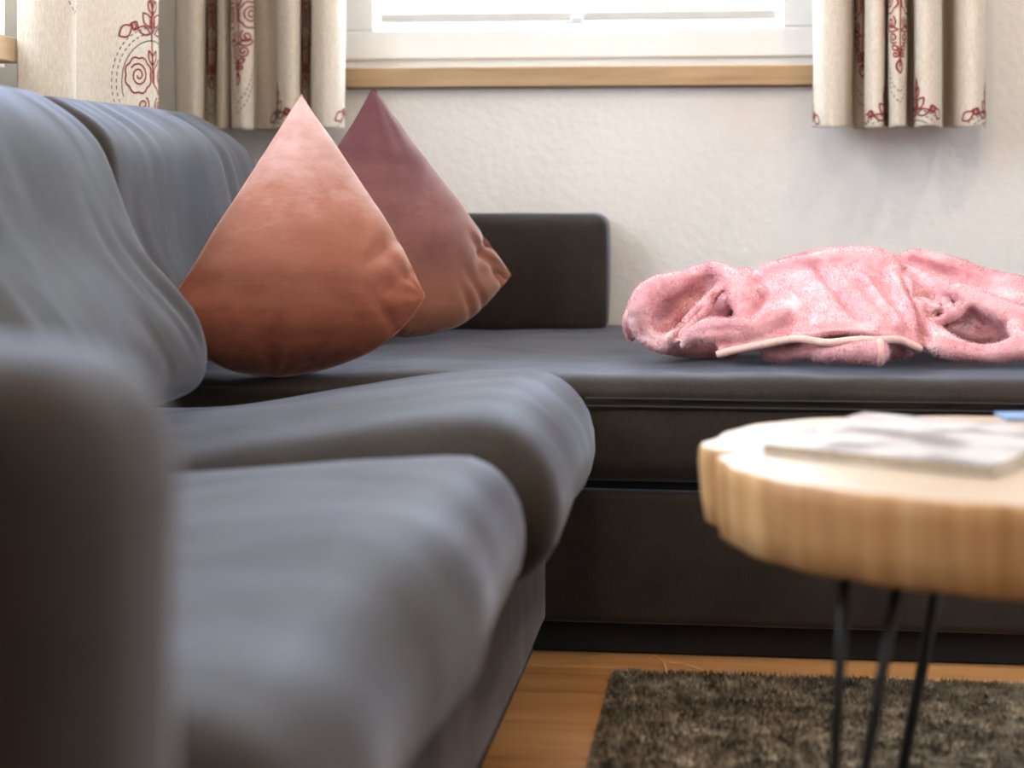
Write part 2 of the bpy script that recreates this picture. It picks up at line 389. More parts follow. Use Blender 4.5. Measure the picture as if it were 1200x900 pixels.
boxes('gap_shade_filler', [((-.98, 2.935, .24), (1.70, 3.88, .29)), ((-.98, 1.0, .24), (-.34, 2.93, .29))], M['seam'], sofa)  # near-black filler added to paint the shade in the gap under the cushions
# back cushions: reclined profile swept along the wall side, ends rounded
def back_cushion(y0, y1, xb, xt, seed, zt, end0, end1, wrinkle):
    prof = catmull([(-1.135, .44), (-1.135, .62), (-1.13, .76), (-1.105, .835), (-1.05, zt), (xt, zt-.012), (xt+.07, zt-.075), ((xb+xt)/2+.02, .66), (xb-.005, .54), (xb+.005, .46), (xb-.06, .425), (-1.0, .42)], 7)
    n = len(prof); ys = np.unique(np.concatenate([np.linspace(y0, y0+.12, 12), np.linspace(y0+.12, y1-.25, 44), np.linspace(y1-.25, y1, 22)]))
    c = np.array([-1.06, .60]); V = []
    for y in ys:
        a = max(0, 1-(y-y0)/end0); b = max(0, 1-(y1-y)/end1)
        s = (max(0, 1-a**2.4))**.5 * (max(0, 1-b**2.2))**.5
        s = .02 + .98*s
        if b > 0: cz = c*1
        for (x, z) in prof:
            px = c[0] + (x-c[0])*(.25+.75*s); pz = c[1] + (z-c[1])*(.42+.58*s)
            fr = sstep(-1.06, -.95, px)
            p = Vector((px, y, pz))
            d = .012*nz(p, (4, 4, 4), seed)*fr
            mod = max(0, nz(p, (4, 4, 4), seed+9)+.25)
            d += wrinkle*fr*mod*(nz((0, p.y*2.4 + p.z*.9, p.z*.2), (9, 9, 9), seed+3) + .5*nz((0, p.y*5.5+p.z*1.6, p.z*.5), (9, 9, 9), seed+7))
            V.append((px + d, y, pz + d*.5))
    F = [(i*n+k, (i+1)*n+k, (i+1)*n+(k+1) % n, i*n+(k+1) % n) for i in range(len(ys)-1) for k in range(n)]
    F += [list(range(n)), list(range((len(ys)-1)*n, len(ys)*n))[::-1]]
    o = mesh('back_cushion', V, F, M['sofa'], sofa)
    bm = bmesh.new(); bm.from_mesh(o.data); bmesh.ops.recalc_face_normals(bm, faces=bm.faces); bm.to_mesh(o.data); bm.free()
    return o
back_cushion(.93, 2.67, -.765, -.985, 40, .872, .10, .09, .014)
back_cushion(2.65, 3.70, -.86, -1.0, 60, .866, .05, .34, .008)
for (lo, hi) in (((.60, 2.895, 0.001), (.78, 2.93, .05)), ((-.345, 1.02, .001), (-.31, 1.16, .05))):
    v, f = box_vf(lo, hi, .006); mesh('foot', v, f, M['foot'], sofa, False)

# ------------------------------------------------------------------ velvet pillows
def pillow(name, T, L, B, Rr, thick, mat, seammat, zmin, seed, label, swell, blunt, creases):
    n = 64; ts = np.sin(np.linspace(-R90, R90, n+1))
    T, L, B, Rr = map(np.array, (T, L, B, Rr))
    nrm = np.cross(Rr-L, T-B); nrm /= np.linalg.norm(nrm)
    if nrm[1] > 0: nrm = -nrm
    def pos(u, v, side):
        uu = u*(1+(swell if u < 0 else 0)*(1-v*v)); vv = v*(1+(swell if v < 0 else 0)*(1-u*u))
        a, b = (u+1)/2, (v+1)/2; rd = (1-a)*(1-b)*blunt[0] + a*(1-b)*blunt[1] + (1-a)*b*blunt[2] + a*b*blunt[3]
        uu, vv = uu*(1-rd+rd*math.sqrt(1-v*v/2)), vv*(1-rd+rd*math.sqrt(1-u*u/2)); a, b = (uu+1)/2, (vv+1)/2
        # (a,b): (0,0)=B (1,0)=R (0,1)=L (1,1)=T
        p = B*(1-a)*(1-b) + Rr*a*(1-b) + L*(1-a)*b + T*a*b
        p = p + np.array((nz(p, (11, 11, 11), seed+20), nz(p, (11, 11, 11), seed+21), nz(p, (11, 11, 11), seed+22)))*.0022
        e = max(0, (1-u*u)*(1-v*v)); h = thick*e**.56
        q = p + nrm*h*side
        rim = 1-e**.5
        wv = .010*nz(q, (7, 7, 7), seed) + .009*nz(q, (6, 6, 24), seed+4)*(.4+rim)
        # tension creases running from the corners along the seams
        for (cu, cv, amp) in ((1, 1, .004), (1, -1, .011), (-1, 1, .005), (-1, -1, .010)):
            dd = math.hypot(u-cu, v-cv); an = math.atan2(v-cv, u-cu)
            wv += amp*math.exp(-(dd/.5)**2)*math.sin(an*13+seed)*min(1, dd*5)*e**.25
        for (u0, v0, u1, v1, wd, dp) in creases:
            du, dv = u1-u0, v1-v0; t = max(0, min(1, ((u-u0)*du+(v-v0)*dv)/(du*du+dv*dv)))
            d2 = math.hypot(u-u0-t*du, v-v0-t*dv); wv -= dp*(1-t*.8)*math.exp(-(d2/wd)**2)
        q = q + nrm*side*wv*min(1, e**.3)
        return q
    idx = {}; V = []; F = []
    for side in (1, -1):
        for i, u in enumerate(ts):
            for j, v in enumerate(ts):
                edge = i in (0, n) or j in (0, n)
                k = (i, j, 0 if edge else side)
                if k in idx: continue
                idx[k] = len(V); q = pos(u, v, 0 if edge else side)
                zm = zmin + .004*nz(q, (20, 20, 1), seed)
                if q[2] < zm+.03: q[2] = zm + .03*math.exp((q[2]-zm-.03)/.03)
                V.append(q)
    g = lambda i, j, s: idx[(i, j, 0 if (i in (0, n) or j in (0, n)) else s)]
    for s in (1, -1):
        for i in range(n):
            for j in range(n):
                q = [g(i, j, s), g(i+1, j, s), g(i+1, j+1, s), g(i, j+1, s)]
                F.append(q if s > 0 else q[::-1])
    o = mesh(name, V, F, mat)
    bm = bmesh.new(); bm.from_mesh(o.data); bmesh.ops.recalc_face_normals(bm, faces=bm.faces); bm.to_mesh(o.data); bm.free()
    ring = [g(i, 0, 1) for i in range(n)] + [g(n, j, 1) for j in range(n)] + [g(i, n, 1) for i in range(n, 0, -1)] + [g(0, j, 1) for j in range(n, -1, -1)]
    tube('seam', [V[i] for i in ring], .0012, seammat, o, 5)
    return tag(o, label, 'pillow', 'velvet throw pillows on the sofa')
seam_rust = simple('rust_seam_cord', (.30, .09, .05), .8, 0, 60, .2); seam_plum = simple('plum_seam_cord', (.07, .02, .025), .8, 0, 60, .2)
pillow('throw_pillow', at(354, 110, 3.12), at(190, 366, 2.80), at(322, 458, 2.90), at(516, 354, 2.93), .080, M['velvet_rust'], seam_rust, .414, 3,
       'rust orange velvet throw pillow with a pale rose tip, in front of the mauve one', .10, (.42, .34, .10, .02),
       [(1, -.45, .45, -.45, .06, .022), (.95, -.75, .55, -.70, .05, .018), (.45, -1, .35, -.6, .06, .012), (1, -.1, .6, -.25, .07, .008), (1, .75, .5, .5, .06, .006), (.75, 1, .45, .55, .06, .006)])
pillow('throw_pillow', at(437, 103, 3.46), at(322, 300, 3.30), at(478, 412, 3.42), at(601, 323, 3.64), .070, M['velvet_mauve'], seam_plum, .437, 8,
       'mauve velvet throw pillow fading to copper, standing behind the rust pillow', .10, (.45, .05, .10, .02),
       [(1, -.62, .55, -.62, .07, .040), (.82, -1, .70, -.45, .08, .035), (.3, -1, .3, -.6, .06, .016), (0, -1, .1, -.65, .06, .014), (.9, .2, .4, .1, .06, .006)])

# ------------------------------------------------------------------ pink fleece blanket
blk = []
def noodle(pts, flat=1.0):
    C = catmull([(*at(p[0], p[1], p[2]), p[3]/1000) for p in pts], 6)
    P = C[:, :3].copy(); P[:, 2] = np.maximum(P[:, 2], .446 + C[:, 3]*flat*.9)
    blk.append(tube_vf(P, C[:, 3], 12, True, flat))
    for e in (0, -1):      # rounded ends
        bm = bmesh.new(); bmesh.ops.create_uvsphere(bm, u_segments=12, v_segments=8, radius=C[e, 3])
        bm.verts.index_update(); blk.append(([np.array(v.co)*(1, 1, flat)+P[e] for v in bm.verts], [[v.index for v in f.verts] for f in bm.faces])); bm.free()
def sheet(rows, th):
    """lofted sheet of cloth, rows of (px, py) with one depth each"""
    R_ = [catmull([at(p[0], p[1], y) for p in r], 8) for (y, r) in rows]
    G = np.array([catmull([r[k] for r in R_], 8) for k in range(len(R_[0]))])   # [k][row]
    a, b, _ = G.shape
    G[:, :, 2] = np.maximum(G[:, :, 2], .456)
    V = []; 
    du = np.gradient(G, axis=0); dv = np.gradient(G, axis=1); nn = np.cross(du, dv); nn /= np.linalg.norm(nn, axis=2, keepdims=True)+1e-9
    if nn[a//2, b//2, 2] < 0: nn = -nn
    top = G + nn*th/2; bot = G - nn*th/2
    V = list(top.reshape(-1, 3)) + list(bot.reshape(-1, 3)); m = a*b; F = []
    for i in range(a-1):
        for j in range(b-1):
            q = [i*b+j, (i+1)*b+j, (i+1)*b+j+1, i*b+j+1]; F.append(q); F.append([x+m for x in q[::-1]])
    for i in range(a-1):
        for j in (0, b-1): F.append([i*b+j, (i+1)*b+j, (i+1)*b+j+m, i*b+j+m])
    for j in range(b-1):
        for i in (0, a-1): F.append([i*b+j, i*b+j+1, i*b+j+1+m, i*b+j+m])
    blk.append((V, F))
# curled loop at the end
noodle([(818, 330, 3.24, 17), (790, 333, 3.18, 20), (763, 343, 3.13, 22), (750, 365, 3.11, 23), (756, 388, 3.11, 22), (778, 402, 3.10, 19), (800, 385, 3.10, 15), (822, 362, 3.13, 15), (842, 338, 3.18, 14)])
noodle([(740, 392, 3.20, 12), (735, 375, 3.18, 11), (745, 355, 3.2, 14)])
noodle([(775, 368, 3.205, 40), (800, 376, 3.205, 42), (830, 376, 3.215, 44)])
noodle([(785, 352, 3.25, 36), (812, 347, 3.26, 38), (840, 345, 3.26, 42)])
noodle([(765, 392, 3.17, 26), (800, 400, 3.15, 28), (850, 400, 3.15, 30)])
# hood beside it
noodle([(808, 322, 3.27, 13), (832, 315, 3.22, 15), (853, 322, 3.18, 19), (866, 342, 3.14, 22), (874, 366, 3.11, 20)])
noodle([(832, 345, 3.23, 20), (850, 362, 3.20, 20)])
# low front lobe
noodle([(800, 404, 3.07, 11), (818, 390, 3.06, 22), (850, 388, 3.05, 25), (885, 386, 3.05, 22), (920, 372, 3.07, 20)])
# broad main sheet
sheet([(3.48, [(840, 345), (890, 332), (935, 312), (985, 298), (1030, 300), (1066, 318)]),
       (3.36, [(850, 322), (892, 317), (940, 303), (985, 294), (1032, 299), (1068, 322)]),
       (3.25, [(862, 340), (900, 330), (948, 318), (988, 315), (1038, 322), (1074, 348)]),
       (3.15, [(860, 370), (905, 355), (950, 343), (992, 343), (1042, 352), (1080, 374)]),
       (3.07, [(848, 398), (905, 380), (950, 370), (992, 368), (1046, 378), (1082, 396)]),
       (3.03, [(838, 414), (905, 402), (950, 394), (992, 389), (1046, 397), (1076, 411)])], .016)
noodle([(940, 345, 3.3, 60), (1000, 345, 3.3, 62), (1040, 350, 3.3, 50)], .8)
noodle([(880, 365, 3.28, 50), (940, 365, 3.25, 55)], .8)
noodle([(905, 318, 3.3, 20), (940, 312, 3.27, 20), (985, 305, 3.26, 22), (1028, 312, 3.24, 22)])
noodle([(948, 316, 3.27, 11), (970, 340, 3.165, 11), (1000, 368, 3.085, 10), (1022, 388, 3.035, 9)])
noodle([(985, 312, 3.27, 10), (1015, 335, 3.17, 14), (1040, 360, 3.10, 12), (1052, 385, 3.045, 9)])
noodle([(915, 345, 3.18, 16), (945, 362, 3.10, 13), (975, 380, 3.055, 9)])
noodle([(1042, 315, 3.25, 20), (1062, 342, 3.16, 23), (1073, 372, 3.09, 22), (1068, 396, 3.05, 15)])
# rolls tucked beneath the bound edge
noodle([(900, 415, 3.06, 11), (930, 412, 3.05, 12), (955, 409, 3.04, 12)])
noodle([(950, 412, 3.06, 14), (972, 412, 3.02, 19), (1000, 412, 3.0, 21), (1026, 413, 2.985, 21)], .85)
noodle([(920, 402, 3.09, 22), (980, 398, 3.085, 24), (1045, 402, 3.09, 24)])
noodle([(985, 412, 3.10, 22), (1060, 410, 3.12, 20)], .85)
# folds on the other half
noodle([(1052, 312, 3.30, 18), (1085, 328, 3.22, 24), (1125, 348, 3.16, 26), (1165, 366, 3.12, 25), (1205, 378, 3.1, 24), (1260, 385, 3.1, 26), (1310, 400, 3.12, 24)], .9)
noodle([(1075, 348, 3.20, 17), (1098, 358, 3.14, 15), (1112, 368, 3.13, 10)])
noodle([(1085, 372, 3.12, 18), (1088, 394, 3.07, 23), (1115, 406, 3.03, 20), (1155, 412, 3.02, 16), (1195, 406, 3.02, 22), (1250, 402, 3.02, 26), (1310, 405, 3.05, 24)])
noodle([(1100, 380, 3.20, 40), (1150, 385, 3.18, 38), (1200, 385, 3.18, 38)])
noodle([(1090, 378, 3.09, 13), (1115, 368, 3.09, 11), (1135, 358, 3.12, 10)])
noodle([(1110, 395, 3.16, 26), (1160, 395, 3.14, 26), (1220, 390, 3.15, 28), (1310, 395, 3.2, 30)])
noodle([(1190, 385, 3.07, 16), (1196, 400, 3.04, 16)])
noodle([(1040, 315, 3.42, 18), (1072, 304, 3.38, 19), (1105, 312, 3.36, 22), (1145, 326, 3.33, 22), (1190, 338, 3.31, 24), (1250, 352, 3.3, 26), (1310, 370, 3.3, 26)])
sheet([(3.50, [(1040, 330), (1100, 335), (1160, 345), (1220, 355), (1290, 372)]),
       (3.32, [(1050, 325), (1110, 330), (1160, 342), (1220, 352), (1300, 370)]),
       (3.18, [(1060, 345), (1110, 352), (1160, 366), (1220, 372), (1310, 390)])], .03)
noodle([(1080, 360, 3.38, 50), (1160, 375, 3.35, 50), (1240, 380, 3.35, 50), (1300, 395, 3.3, 40)], .75)
V, F = [], []
for v, f in blk:
    n = len(V); V += list(v); F += [[i+n for i in q] for q in f]
tmp = mesh('blanket_draft', V, F, None)
bm = bmesh.new(); bm.from_mesh(tmp.data); bmesh.ops.recalc_face_normals(bm, faces=bm.faces); bm.to_mesh(tmp.data); bm.free()
md = tmp.modifiers.new('r', 'REMESH'); md.mode = 'VOXEL'; md.voxel_size = .0042; md.use_smooth_shade = True
md = tmp.modifiers.new('s', 'SMOOTH'); md.factor = .5; md.iterations = 10
dg = bpy.context.evaluated_depsgraph_get(); me = bpy.data.meshes.new_from_object(tmp.evaluated_get(dg))
bpy.data.objects.remove(tmp); me.name = 'blanket'; me.materials.clear()
# creases between the folds: (polyline, half width, depth in millimetres)
CREASES = [([(956, 312), (987, 347), (1017, 376)], 6, 15), ([(966, 308), (998, 342), (1030, 372)], 7, -6), ([(998, 320), (1014, 334)], 5, 6), ([(905, 395), (930, 372), (955, 366)], 12, 9),
    ([(884, 314), (893, 345), (881, 370)], 6, 16), ([(868, 370), (845, 362), (838, 332)], 8, 7), ([(769, 386), (790, 362), (812, 340)], 10, 8), ([(788, 410), (795, 380), (823, 360)], 5, 12),
    ([(817, 388), (868, 384)], 6, 5), ([(1057, 318), (1064, 334), (1080, 364), (1084, 398)], 6, 22), ([(1064, 334), (1098, 349), (1122, 352)], 6, 18), ([(1133, 362), (1171, 388)], 9, 10),
    ([(1078, 366), (1102, 366), (1114, 352)], 5, 10), ([(1052, 300), (1117, 320), (1200, 350)], 5, 14), ([(930, 330), (948, 352), (945, 372)], 8, 7), ([(1030, 330), (1045, 350), (1040, 372)], 9, 8),
    ([(840, 408), (905, 394), (955, 384), (1000, 379), (1050, 388), (1072, 402)], 4, 5), ([(905, 322), (960, 308), (1010, 304)], 7, 5), ([(1100, 400), (1150, 405), (1200, 398)], 8, 6), ([(745, 372), (752, 392), (768, 402)], 5, 6)]
def crease_at(p):
    D = -p.x*SN + p.y*CS; X_ = 600 + FPX*(p.x*CS + p.y*SN)/D; Y_ = HORIZON - FPX*(p.z-H)/D; tot = 0
    for pl, wd, dp in CREASES:
        best = 1e9; L = len(pl)-1; tt = 0
        for k in range(L):
            (x0, y0), (x1, y1) = pl[k], pl[k+1]; dx, dy = x1-x0, y1-y0
            t = max(0, min(1, ((X_-x0)*dx+(Y_-y0)*dy)/(dx*dx+dy*dy))); dd = (X_-x0-t*dx)**2 + (Y_-y0-t*dy)**2
            if dd < best: best = dd; tt = (k+t)/L
        if best < 9*wd*wd: tot -= dp*.001*math.exp(-best/(wd*wd))*(.35+.65*math.sin(math.pi*min(1, max(0, .1+.8*tt))))
    return tot
nrms = [v.normal.copy() for v in me.vertices]
for v, vn in zip(me.vertices, nrms):
    p = v.co; d = .006*nz(p, (9, 9, 9), 5) + .0022*nz(p, (30, 30, 30), 6)
    if (vn.y < .3 or vn.z > .5) and p.y < 3.46: d += crease_at(p)*(1-.75*sstep(3.17, 3.22, p.y)*(1 if p.x < -.06 else 0))
    v.co = p + vn*d
    if v.co.z < .443: v.co.z = .443
me.polygons.foreach_set('use_smooth', [True]*len(me.polygons)); me.update()
blanket = link('blanket', me, M['fleece']); tag(blanket, 'crumpled pink fleece blanket lying on the sofa seat', 'blanket')
# bound edge and the cuff of the tucked-in end
hp = catmull([at(*p) for p in [(836, 417, 3.025), (870, 411, 3.02), (910, 403, 3.01), (950, 394, 3.0), (990, 388, 2.995), (1030, 391, 3.0), (1060, 400, 3.015), (1078, 409, 3.04)]], 8)
from mathutils.bvhtree import BVHTree
bvh = BVHTree.FromPolygons([v.co.copy() for v in me.vertices], [tuple(p.vertices) for p in me.polygons])
hq = []
for p in hp:
    q, nn_, _, _ = bvh.find_nearest(Vector(p)); q = q*.9 + Vector(p)*.1; q.z = max(q.z, .449); hq.append(q + Vector((0, -.004, 0)))
hq = np.array(hq)
for _ in range(14): hq[1:-1] = .5*hq[1:-1] + .25*(hq[:-2]+hq[2:])
v, f = tube_vf(hq, .0066, 10, True); mesh('hem_binding', v, f, M['hem'], blanket)
cp = at(1031, 413, 2.985); cp.z = max(cp.z, .468); V, F = [], []
for i_ in range(13):
    a = math.pi*i_/12; rr = math.sin(a)**.5 if 0 < i_ < 12 else 0
    for k in range(24):
        b_ = 2*math.pi*k/24; V.append((cp.x - .0075*math.cos(a), cp.y + .0235*rr*math.cos(b_), cp.z + .0225*rr*math.sin(b_)))
for i_ in range(12):
    for k in range(24): F.append((i_*24+k, i_*24+(k+1) % 24, (i_+1)*24+(k+1) % 24, (i_+1)*24+k))
mesh('hem_cuff', V, F, M['hem'], blanket)
# fleece pile: short leaning fibres rooted on the blanket
me.calc_loop_triangles(); nt_ = len(me.loop_triangles)
tri = np.empty(nt_*3, np.int32); me.loop_triangles.foreach_get('vertices', tri); tri = tri.reshape(-1, 3)
co = np.empty(len(me.vertices)*3, np.float32); me.vertices.foreach_get('co', co); co = co.reshape(-1, 3)
A, B_, C_ = co[tri[:, 0]], co[tri[:, 1]], co[tri[:, 2]]
nr = np.cross(B_-A, C_-A); ar = np.linalg.norm(nr, axis=1); nr /= ar[:, None]+1e-12
ok = (A[:, 2] > .447); pr = ar*ok; pr /= pr.sum()
NH = 170000; ti = rng.choice(nt_, NH, p=pr); r1, r2 = rng.random(NH), rng.random(NH); s_ = np.sqrt(r1)
root = A[ti]*(1-s_)[:, None] + B_[ti]*(s_*(1-r2))[:, None] + C_[ti]*(s_*r2)[:, None]
lean = rng.normal(0, .55, (NH, 3)) + np.array([.35, -.1, -.35]); dirn = nr[ti] + lean*.8; dirn /= np.linalg.norm(dirn, axis=1)[:, None]
ln = rng.uniform(.0025, .0060, NH)[:, None]; side = np.cross(dirn, rng.normal(0, 1, (NH, 3))); side /= np.linalg.norm(side, axis=1)[:, None]+1e-9
vv = np.empty((NH, 3, 3)); vv[:, 0] = root - side*.0006; vv[:, 1] = root + side*.0006; vv[:, 2] = root + dirn*ln
def tri_mesh(name, vv, mat, parent):
    m_ = bpy.data.meshes.new(name); n = len(vv); m_.vertices.add(n*3); m_.vertices.foreach_set('co', vv.reshape(-1).astype(np.float32))
    m_.loops.add(n*3); m_.loops.foreach_set('vertex_index', np.arange(n*3, dtype=np.int32)); m_.polygons.add(n)
    m_.polygons.foreach_set('loop_start', np.arange(0, n*3, 3, dtype=np.int32)); m_.polygons.foreach_set('loop_total', np.full(n, 3, np.int32))
    m_.update(calc_edges=True); return tag(link(name, m_, mat, parent), kind='stuff')
tri_mesh('fleece_pile', vv, M['pile'], blanket)

# ------------------------------------------------------------------ curtains
def motif_lines():
    """embroidered medallion: (kind, closed polyline) in metres, centre of its round top at the origin"""
    red, grey = [], []
    def tear(k):
        pts = [(.072*k*math.cos(a), .072*k*math.sin(a)) for a in np.linspace(-.35, math.pi+.35, 40)]
        return pts + [(-.045*k, -.075*k), (0, -.165*k)] + [(.045*k, -.075*k), pts[0]]
    grey.append(tear(1.0))
    for k in (1.16, 1.30):
        p = catmull(tear(k), 3); seg = np.linalg.norm(np.diff(p, axis=0), axis=1); s = np.concatenate([[0], np.cumsum(seg)])
        q = 0
        while q < s[-1]-.006:
            xs = np.linspace(q, q+.0065, 4); grey.append([(np.interp(x, s, p[:, 0]), np.interp(x, s, p[:, 1])) for x in xs]); q += .0115
    def spiral(cx, cy, r, turns, sg, a0=0): return [(cx + sg*r*(1-t*.85)*math.cos(a0+t*turns*6.283), cy + r*(1-t*.85)*math.sin(a0+t*turns*6.283)) for t in np.linspace(0, 1, 26)]
    def leaf(x0, y0, x1, y1, wd):
        dx, dy = x1-x0, y1-y0; L = math.hypot(dx, dy); nx, ny = -dy/L, dx/L
        up = [(x0+dx*t+nx*wd*math.sin(math.pi*t), y0+dy*t+ny*wd*math.sin(math.pi*t)) for t in np.linspace(0, 1, 9)]
        dn = [(x0+dx*t-nx*wd*math.sin(math.pi*t), y0+dy*t-ny*wd*math.sin(math.pi*t)) for t in np.linspace(1, 0, 9)]
        return up+dn
    for sg in (-1, 1):
        red.append([(sg*(.034 + (.028+.0035*abs(math.sin(a*4)))*math.cos(a)), .012+(.028+.0035*abs(math.sin(a*4)))*math.sin(a)) for a in np.linspace(0, 6.283, 60)])
        red.append(spiral(sg*.034, .012, .021, 1.9, sg, .6))
        red.append(leaf(sg*.006, .084, sg*.036, .092, .007)); red.append(leaf(sg*.036, .092, sg*.050, .098, .008)); red.append(leaf(sg*.050, .094, sg*.078, .076, .010))
        red.append(spiral(sg*.046, .094, .008, 1.2, sg)); red.append(leaf(sg*.003, .095, sg*.024, .118, .009)); red.append(leaf(sg*.002, .118, sg*.010, .140, .005))
        red.append(spiral(sg*.022, -.038, .015, 1.5, sg, 2)); red.append(spiral(sg*.015, -.072, .013, 1.5, sg, 4)); red.append(leaf(sg*.004, -.055, sg*.040, -.048, .007))
        red.append(leaf(sg*.003, -.098, sg*.018, -.090, .005)); red.append(spiral(sg*.009, -.108, .008, 1.3, sg, 2)); red.append(leaf(0, .03, sg*.010, .055, .005))
    red.append([(0, -.135), (.002, 0), (-.002, .08), (0, .155)]); red.append(leaf(0, -.15, 0, -.118, .007)); red.append(leaf(0, .125, 0, .16, .005)); red.append(leaf(0, .085, 0, .12, .006))
    return red, grey
RED, GREY = motif_lines()
def curtain(name, path, zbot, ztop, prints, facing, label, crease=None):
    """path: plan (x, y) of the folds; prints: (path control index, z of centre, scale)"""
    K = 10; P = catmull(path, K); n = len(P)
    seg = np.linalg.norm(np.diff(P, axis=0), axis=1); S = np.concatenate([[0], np.cumsum(seg)])
    tg = np.gradient(P, axis=0); tg /= np.linalg.norm(tg, axis=1)[:, None]+1e-9; nm = np.stack([-tg[:, 1], tg[:, 0]], 1)
    if (nm @ np.array(facing)).mean() < 0: nm = -nm
    mid = P.mean(0)
    def pt(s, z, off):
        x = np.interp(s, S, P[:, 0]); y = np.interp(s, S, P[:, 1]); a = np.interp(s, S, nm[:, 0]); b = np.interp(s, S, nm[:, 1])
        wob = .004*noise.noise(Vector((s*6, z*2.2, 3)))
        L = math.hypot(a, b)+1e-9
        hem = .002*math.sin(s*40) if z < zbot+.002 else 0
        return (x + a/L*(off+wob), y + b/L*(off+wob), z + hem)
    zs = np.concatenate([[zbot, zbot+.006, zbot+.02], np.linspace(zbot+.045, ztop, 34)])
    V = [pt(S[i], z, 0) for z in zs for i in range(n)]
    F = [(r*n+i, r*n+i+1, (r+1)*n+i+1, (r+1)*n+i) for r in range(len(zs)-1) for i in range(n-1)]
    o = mesh(name, V, F, M['curtain'])
    md = o.modifiers.new('thick', 'SOLIDIFY'); md.thickness = .0012; md.offset = 0
    def ribbons(lines, wd, s0, z0, k, mat, nm_):
        V, F = [], []
        for ln in lines:
            pp = np.array(ln)*k
            d = np.gradient(pp, axis=0); d /= np.linalg.norm(d, axis=1)[:, None]+1e-9; q = np.stack([-d[:, 1], d[:, 0]], 1)
            last = None
            for i in range(len(pp)):
                s = s0+pp[i, 0]; z = z0+pp[i, 1]
                if s < .002 or s > S[-1]-.002 or z < zbot+.003: last = None; continue
                a = len(V)
                V.append(pt(s+q[i, 0]*wd, z+q[i, 1]*wd, .0016)); V.append(pt(s-q[i, 0]*wd, z-q[i, 1]*wd, .0016))
                if last is not None: F.append((last, last+1, a+1, a))
                last = a
        if F: mesh(nm_, V, F, mat, o)
    for (ci, z0, k) in prints:
        s0 = np.interp(ci*K, np.arange(n), S)
        ribbons(RED, .0017, s0, z0, k, M['red'], 'red_embroidery'); ribbons(GREY, .0010, s0, z0, k, M['grey'], 'grey_embroidery')
    return tag(o, label, 'curtain', 'embroidered linen curtains')
def plan(l): return [tuple(at(px, 100, 3.915-(3.915-y)*1.4))[:2] for px, y in l]
curtain('curtain', plan([(953, 3.89), (957, 3.84), (968, 3.815), (984, 3.82), (997, 3.86), (1003, 3.905), (1015, 3.905), (1014, 3.84), (1022, 3.81), (1034, 3.815), (1038, 3.86), (1041, 3.86), (1042, 3.82),
    (1052, 3.80), (1062, 3.825), (1064, 3.90), (1073, 3.90), (1072, 3.83), (1082, 3.80), (1097, 3.81), (1103, 3.85), (1105, 3.91), (1112, 3.90), (1120, 3.85), (1138, 3.825), (1152, 3.84), (1155, 3.90)]),
    .846, 2.22, [(5.6, 1.085, .9), (13.2, 1.085, .9), (17.4, .790, .95), (25.2, .790, .9), (9.2, .785, .9), (.3, .785, .9), (1.8, 1.40, .9), (21, 1.36, .9)], (0, -1), 'embroidered cream curtain over bare wall, not behind the sofa back')
curtain('curtain', plan([(207, 3.91), (212, 3.86), (225, 3.835), (238, 3.85), (242, 3.91), (254, 3.91), (255, 3.86), (262, 3.84), (269, 3.86), (271, 3.885), (272, 3.84), (282, 3.81), (296, 3.82), (301, 3.86), (312, 3.875), (322, 3.86),
    (326, 3.82), (338, 3.80), (350, 3.815), (353, 3.90), (365, 3.90), (366, 3.83), (378, 3.80), (396, 3.81), (404, 3.84), (404, 3.90)]),
    .846, 2.22, [(4.5, 1.07, .9), (10.8, 1.07, .9), (15.9, .790, .95), (19.4, 1.07, .9), (24.3, .790, .95)], (0, -1), 'embroidered cream curtain hanging beside the window behind the pillows')
curtain('curtain', [(-1.20, 3.005), (-1.165, 3.02), (-1.13, 3.07), (-1.15, 3.13), (-1.215, 3.20), (-1.225, 3.26), (-1.20, 3.33), (-1.155, 3.40), (-1.118, 3.475), (-1.125, 3.515), (-1.19, 3.53)],
    .846, 2.22, [(7.95, .925, 1.12), (2.1, 1.26, 1.1), (5.5, 1.28, .9)], (1, 0), 'embroidered cream curtain hanging on the side wall above the sofa back')

# ------------------------------------------------------------------ tree-slice coffee table
TC = Vector((.285, 2.05, 0)); ZT, ZU = .45, .364
tab = empty('coffee_table', TC); tag(tab, 'round tree slice coffee table on thin black hairpin legs', 'coffee table')
def rim(a):
    r = .328 + .008*math.sin(3*a+.6) + .005*math.sin(5*a+2)
    d = (a-math.radians(186)+math.pi) % (2*math.pi)-math.pi
    return r - .035*math.exp(-(d/.055)**2) + .012*math.exp(-((d+.2)/.12)**2)
na = 160; V = []; F = []; lev = [(ZU, .965), (ZU+.006, .985), (ZU+.03, .994), (ZT-.02, 1.0), (ZT-.004, .998), (ZT, .99)]
for z, k in lev:
    for i in range(na):
        a = 2*math.pi*i/na; r = rim(a)*k + .002*math.sin(23*a+z*30); V.append((TC.x+r*math.cos(a), TC.y+r*math.sin(a), z))
for l in range(len(lev)-1):
    for i in range(na):
        j = (i+1) % na; F.append((l*na+i, l*na+j, (l+1)*na+j, (l+1)*na+i))
nside = len(F); F.append(list(range(na))[::-1])
F.append(list(range((len(lev)-1)*na, len(lev)*na)))
slab = mesh('table_top', V, F, M['slab'], tab); slab.data.materials.append(M['slabtop'])
slab.data.polygons[len(F)-1].material_index = 1; slab.data.polygons[len(F)-1].use_smooth = False; slab.data.polygons[len(F)-2].use_smooth = False
ck = [TC + Vector((r*math.cos(a), r*math.sin(a), ZT+.0002)) for r, a in ((.30, math.radians(186)), (.24, math.radians(187)), (.18, math.radians(184)), (.12, math.radians(186)))]
